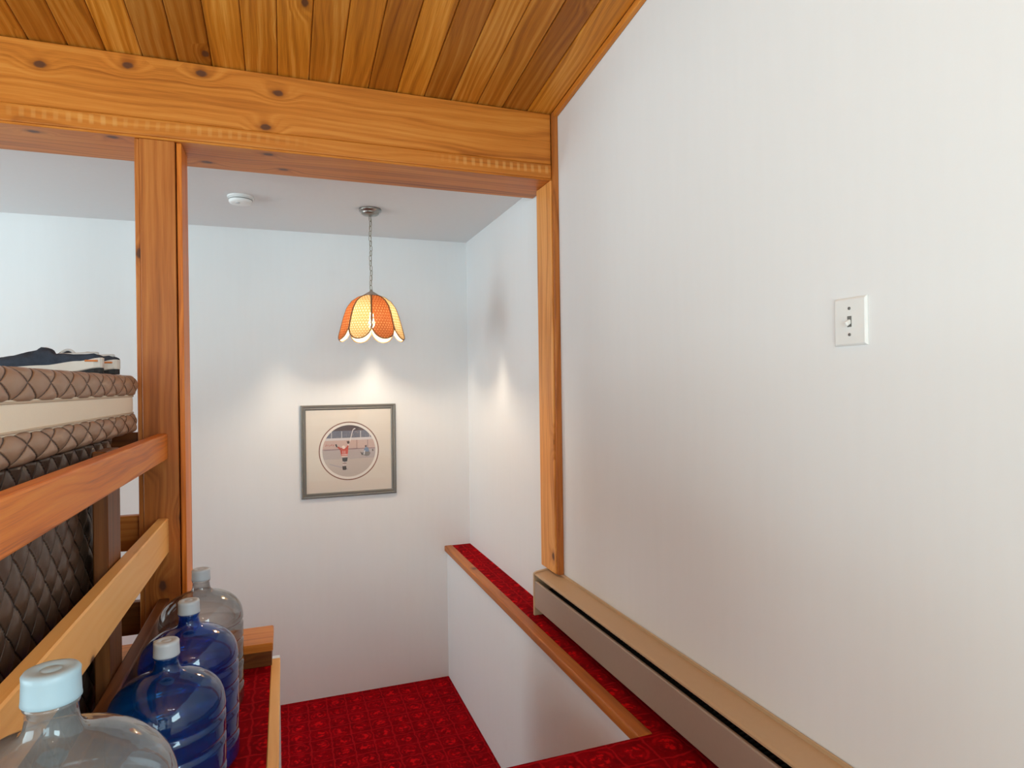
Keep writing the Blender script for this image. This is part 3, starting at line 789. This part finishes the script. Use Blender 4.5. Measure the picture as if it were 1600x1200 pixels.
# ------------------------------------------------------------------ framed print
fx0, fx1, fz0, fz1 = .0975, .7095, .397, 1.003
pf = thing('picture_frame', 'square grey framed hockey print with a round cream mat on the back wall', 'picture', ((fx0 + fx1) / 2, BY, fz0))
FW = .032
def frame_rail(ax, ay, bx, by, inx, iny):
    """mitred moulding from corner A to corner B; profile (inset, depth)"""
    pr = [(0, .001), (0, .017), (.006, .021), (.013, .020), (.016, .016), (.026, .017), (FW, .011), (FW, .001)]
    dx, dy = bx - ax, by - ay; ln = math.hypot(dx, dy); dx /= ln; dy /= ln
    v = []
    for (ux, uy, sg) in ((ax, ay, 1), (bx, by, -1)):
        for ins, d in pr: v.append((ux + inx * ins + sg * dx * ins, -d, uy + iny * ins + sg * dy * ins))
    n = len(pr)
    f = [(i, (i + 1) % n, n + (i + 1) % n, n + i) for i in range(n)] + [tuple(range(n - 1, -1, -1)), tuple(range(n, 2 * n))]
    cx, cz = (ax + bx) / 2, (ay + by) / 2
    o = pydata('frame_rail', [(a - cx, b_, c - cz) for a, b_, c in v], f, M['frame'], pf, (cx, BY, cz))
    bm = bmesh.new(); bm.from_mesh(o.data); bmesh.ops.recalc_face_normals(bm, faces=bm.faces); bm.to_mesh(o.data); bm.free()
frame_rail(fx0, fz0, fx1, fz0, 0, 1); frame_rail(fx1, fz1, fx0, fz1, 0, -1)
frame_rail(fx0, fz1, fx0, fz0, 1, 0); frame_rail(fx1, fz0, fx1, fz1, -1, 0)
cx, cz = .4015, .6965
def ringed(name, r0, r1, y, mat, square=None, n=72):
    v, f = [], []
    for k in range(n):
        a = 2 * PI * k / n; c, s_ = math.cos(a), math.sin(a); v.append((cx + r0 * c, BY - y, cz + r0 * s_))
        if square:
            t = 1e9
            if c > 1e-6: t = min(t, (square[1] - cx) / c)
            if c < -1e-6: t = min(t, (square[0] - cx) / c)
            if s_ > 1e-6: t = min(t, (square[3] - cz) / s_)
            if s_ < -1e-6: t = min(t, (square[2] - cz) / s_)
            v.append((cx + t * c, BY - y, cz + t * s_))
        else: v.append((cx + r1 * c, BY - y, cz + r1 * s_))
    for k in range(n):
        k2 = (k + 1) % n; f.append((2 * k, 2 * k + 1, 2 * k2 + 1, 2 * k2))
    if square:   # fill the four corners
        for (qx, qz) in ((square[0], square[2]), (square[1], square[2]), (square[1], square[3]), (square[0], square[3])):
            best = min(range(n), key=lambda k: abs((math.atan2(qz - cz, qx - cx) - 2 * PI * (k + .5) / n + PI) % (2 * PI) - PI))
            v.append((qx, BY - y, qz)); k2 = (best + 1) % n; f.append((2 * best + 1, len(v) - 1, 2 * k2 + 1))
    return pydata(name, [(a - cx, b_ - BY, c - cz) for a, b_, c in v], f, mat, pf, (cx, BY, cz))
ringed('mat_board', .194, 0, .0085, M['mat'], (fx0 + FW - .006, fx1 - FW + .006, fz0 + FW - .006, fz1 - FW + .006))
ringed('mat_ring', .187, .1945, .0075, M['matring'])
ringed('mat_bevel', .171, .189, .0065, M['matcore'])
# the print itself: flat colour areas on paper, as on the picture
K_ = .17 / 245.0
def P2(px, py): return ((px - 632) * K_, (625 - py) * K_)
pcol = {}
def pc(rgb):
    if rgb not in pcol:
        pcol[rgb] = plain('print_ink_%d_%d_%d' % rgb, srgb(*rgb), .7, grain=.06, scale=160)
    return pcol[rgb]
pm_v, pm_f, pm_m, mats = [], [], [], []
def poly(pts, rgb, layer):
    b0 = len(pm_v)
    for (px, py) in pts:
        a, c = P2(px, py); pm_v.append((a, -.0045 - .00012 * layer, c))
    pm_f.append(tuple(range(b0, b0 + len(pts))))
    mt_ = pc(rgb)
    if mt_ not in mats: mats.append(mt_)
    pm_m.append(mats.index(mt_))
def band(y0, y1, rgb, layer):
    n = 14; l, r = [], []
    for i in range(n + 1):
        y = y0 + (y1 - y0) * i / n; q = 250 * 250 - (y - 625) ** 2; hw = math.sqrt(max(0, q)); l.append((632 - hw, y)); r.append((632 + hw, y))
    poly(l + r[::-1], rgb, layer)
def line(x0, y0, x1, y1, w, rgb, layer):
    dx, dy = x1 - x0, y1 - y0; ln = math.hypot(dx, dy); nx, ny = -dy / ln * w / 2, dx / ln * w / 2
    poly([(x0 + nx, y0 + ny), (x1 + nx, y1 + ny), (x1 - nx, y1 - ny), (x0 - nx, y0 - ny)], rgb, layer)
band(375, 432, (86, 66, 68), 0); band(432, 500, (112, 112, 126), 0); band(500, 522, (214, 206, 206), 0)
band(522, 602, (206, 176, 166), 0); band(602, 614, (176, 150, 150), 0); band(614, 700, (186, 172, 170), 0); band(700, 875, (198, 184, 176), 0)
for i in range(60):
    x = 440 + random.random() * 390; y = 440 + random.random() * 52
    if (x - 632) ** 2 + (y - 625) ** 2 < 235 ** 2:
        line(x, y, x + 5, y, 6, random.choice([(150, 146, 156), (84, 88, 112), (170, 150, 144), (70, 66, 78)]), 1)
for x in (470, 565, 741, 826): line(x, 436, x, 502, 6, (206, 202, 204), 2)
for x in (705, 806): line(x, 524, x, 606, 4, (120, 96, 96), 1)
line(400, 612, 870, 604, 5, (148, 120, 124), 1)
for k in range(5): line(415 + 17 * k, 575 - 5 * (k % 2), 425 + 17 * k, 556 + 4 * (k % 3), 5, (190, 96, 86), 1)
line(450, 745, 620, 800, 9, (176, 166, 172), 1); line(640, 700, 830, 690, 7, (180, 168, 168), 1)
# skater seen from behind, arms up, stick in the right hand
poly([(566, 690), (617, 688), (612, 724), (592, 730), (570, 722)], (52, 46, 50), 4)
poly([(570, 724), (588, 728), (585, 770), (570, 768)], (214, 200, 194), 4); poly([(592, 728), (608, 724), (602, 770), (588, 770)], (206, 192, 188), 4)
line(570, 742, 606, 742, 7, (120, 70, 66), 5); poly([(567, 768), (602, 768), (606, 800), (594, 806), (570, 804)], (58, 46, 46), 5)
poly([(545, 602), (560, 596), (612, 590), (624, 598), (617, 680), (560, 682)], (206, 84, 70), 5)
line(560, 676, 617, 674, 9, (226, 210, 200), 6); line(562, 660, 617, 658, 6, (230, 214, 206), 6)
line(575, 622, 575, 652, 5, (232, 200, 190), 6); line(592, 622, 592, 652, 5, (232, 200, 190), 6)
poly([(548, 612), (560, 598), (534, 580), (520, 566), (512, 574), (530, 598)], (206, 90, 74), 5); line(528, 582, 512, 566, 14, (226, 210, 202), 6); poly([(503, 560), (516, 556), (526, 584), (516, 588)], (50, 44, 48), 6)
poly([(604, 598), (624, 598), (630, 566), (618, 562)], (206, 90, 74), 5); poly([(608, 534), (634, 530), (636, 552), (620, 560)], (70, 56, 54), 6); line(622, 574, 626, 560, 13, (226, 210, 202), 6)
poly([(564, 580), (578, 572), (592, 576), (598, 592), (590, 604), (572, 604)], (238, 220, 208), 7)
line(640, 536, 664, 440, 6, (236, 230, 226), 6); line(662, 442, 676, 416, 6, (236, 230, 226), 6); line(674, 420, 692, 413, 9, (236, 230, 226), 6)
# goalkeeper fallen on the ice
poly([(764, 646), (776, 606), (792, 592), (812, 606), (822, 640), (800, 652)], (116, 134, 164), 4)
poly([(778, 582), (796, 576), (798, 592), (782, 596)], (84, 66, 62), 5)
poly([(744, 650), (770, 640), (822, 640), (832, 656), (818, 680), (790, 684), (768, 672), (748, 670)], (128, 120, 116), 5)
poly([(770, 630), (782, 626), (776, 668), (766, 668)], (206, 206, 210), 6); poly([(846, 620), (858, 614), (862, 636), (850, 640)], (116, 100, 96), 5); line(740, 640, 752, 668, 6, (110, 96, 92), 5)
me = bpy.data.meshes.new('print'); me.from_pydata(pm_v, [], pm_f); me.update()
for mt_ in mats: me.materials.append(mt_)
for i, q in enumerate(me.polygons): q.material_index = pm_m[i]
bm = bmesh.new(); bm.from_mesh(me)
for fc in bm.faces:
    fc.normal_update()
    if fc.normal.y > 0: fc.normal_flip()
bm.to_mesh(me); bm.free()
link('print', me, None, pf, (cx, BY, cz))
box('backing', fx0 + .004, fx1 - .004, BY - .004, BY - .0006, fz0 + .004, fz1 - .004, M['matcore'], pf)
box('glass_pane', fx0 + FW - .004, fx1 - FW + .004, BY - .0105, BY - .0095, fz0 + FW - .004, fz1 - FW + .004, M['glass'], pf)

# ------------------------------------------------------------------ ceiling light of the upper room (its three bulbs glint in the jugs)
LX, LY = .45, -.35
lz = ceil_z(LY)
cl3 = thing('ceiling_light', 'three bulb ceiling light over the upper floor behind the viewpoint', 'ceiling light', (LX, LY, lz))
box('bar', LX - .3, LX + .3, LY - .03, LY + .03, lz - .05, lz - .02, M['nickel'], cl3, .004)
box('stem', LX - .04, LX + .04, LY - .04, LY + .04, lz - .0195, lz - .0005, M['nickel'], cl3)
for k in (-1, 0, 1):
    x = LX + k * .24
    link('bulb_holder', lathe_mesh('bulb_holder', [(.0001, 0), (.022, 0), (.024, -.03), (.0001, -.031)], 20), M['nickel'], cl3, (x, LY, lz - .0505))
    link('bulb', lathe_mesh('bulb', [(.0001, -.031), (.014, -.033), (.018, -.05), (.035, -.075), (.04, -.095), (.034, -.118), (.018, -.13), (.0001, -.133)], 20), M['bulb2'], cl3, (x, LY, lz - .0505))
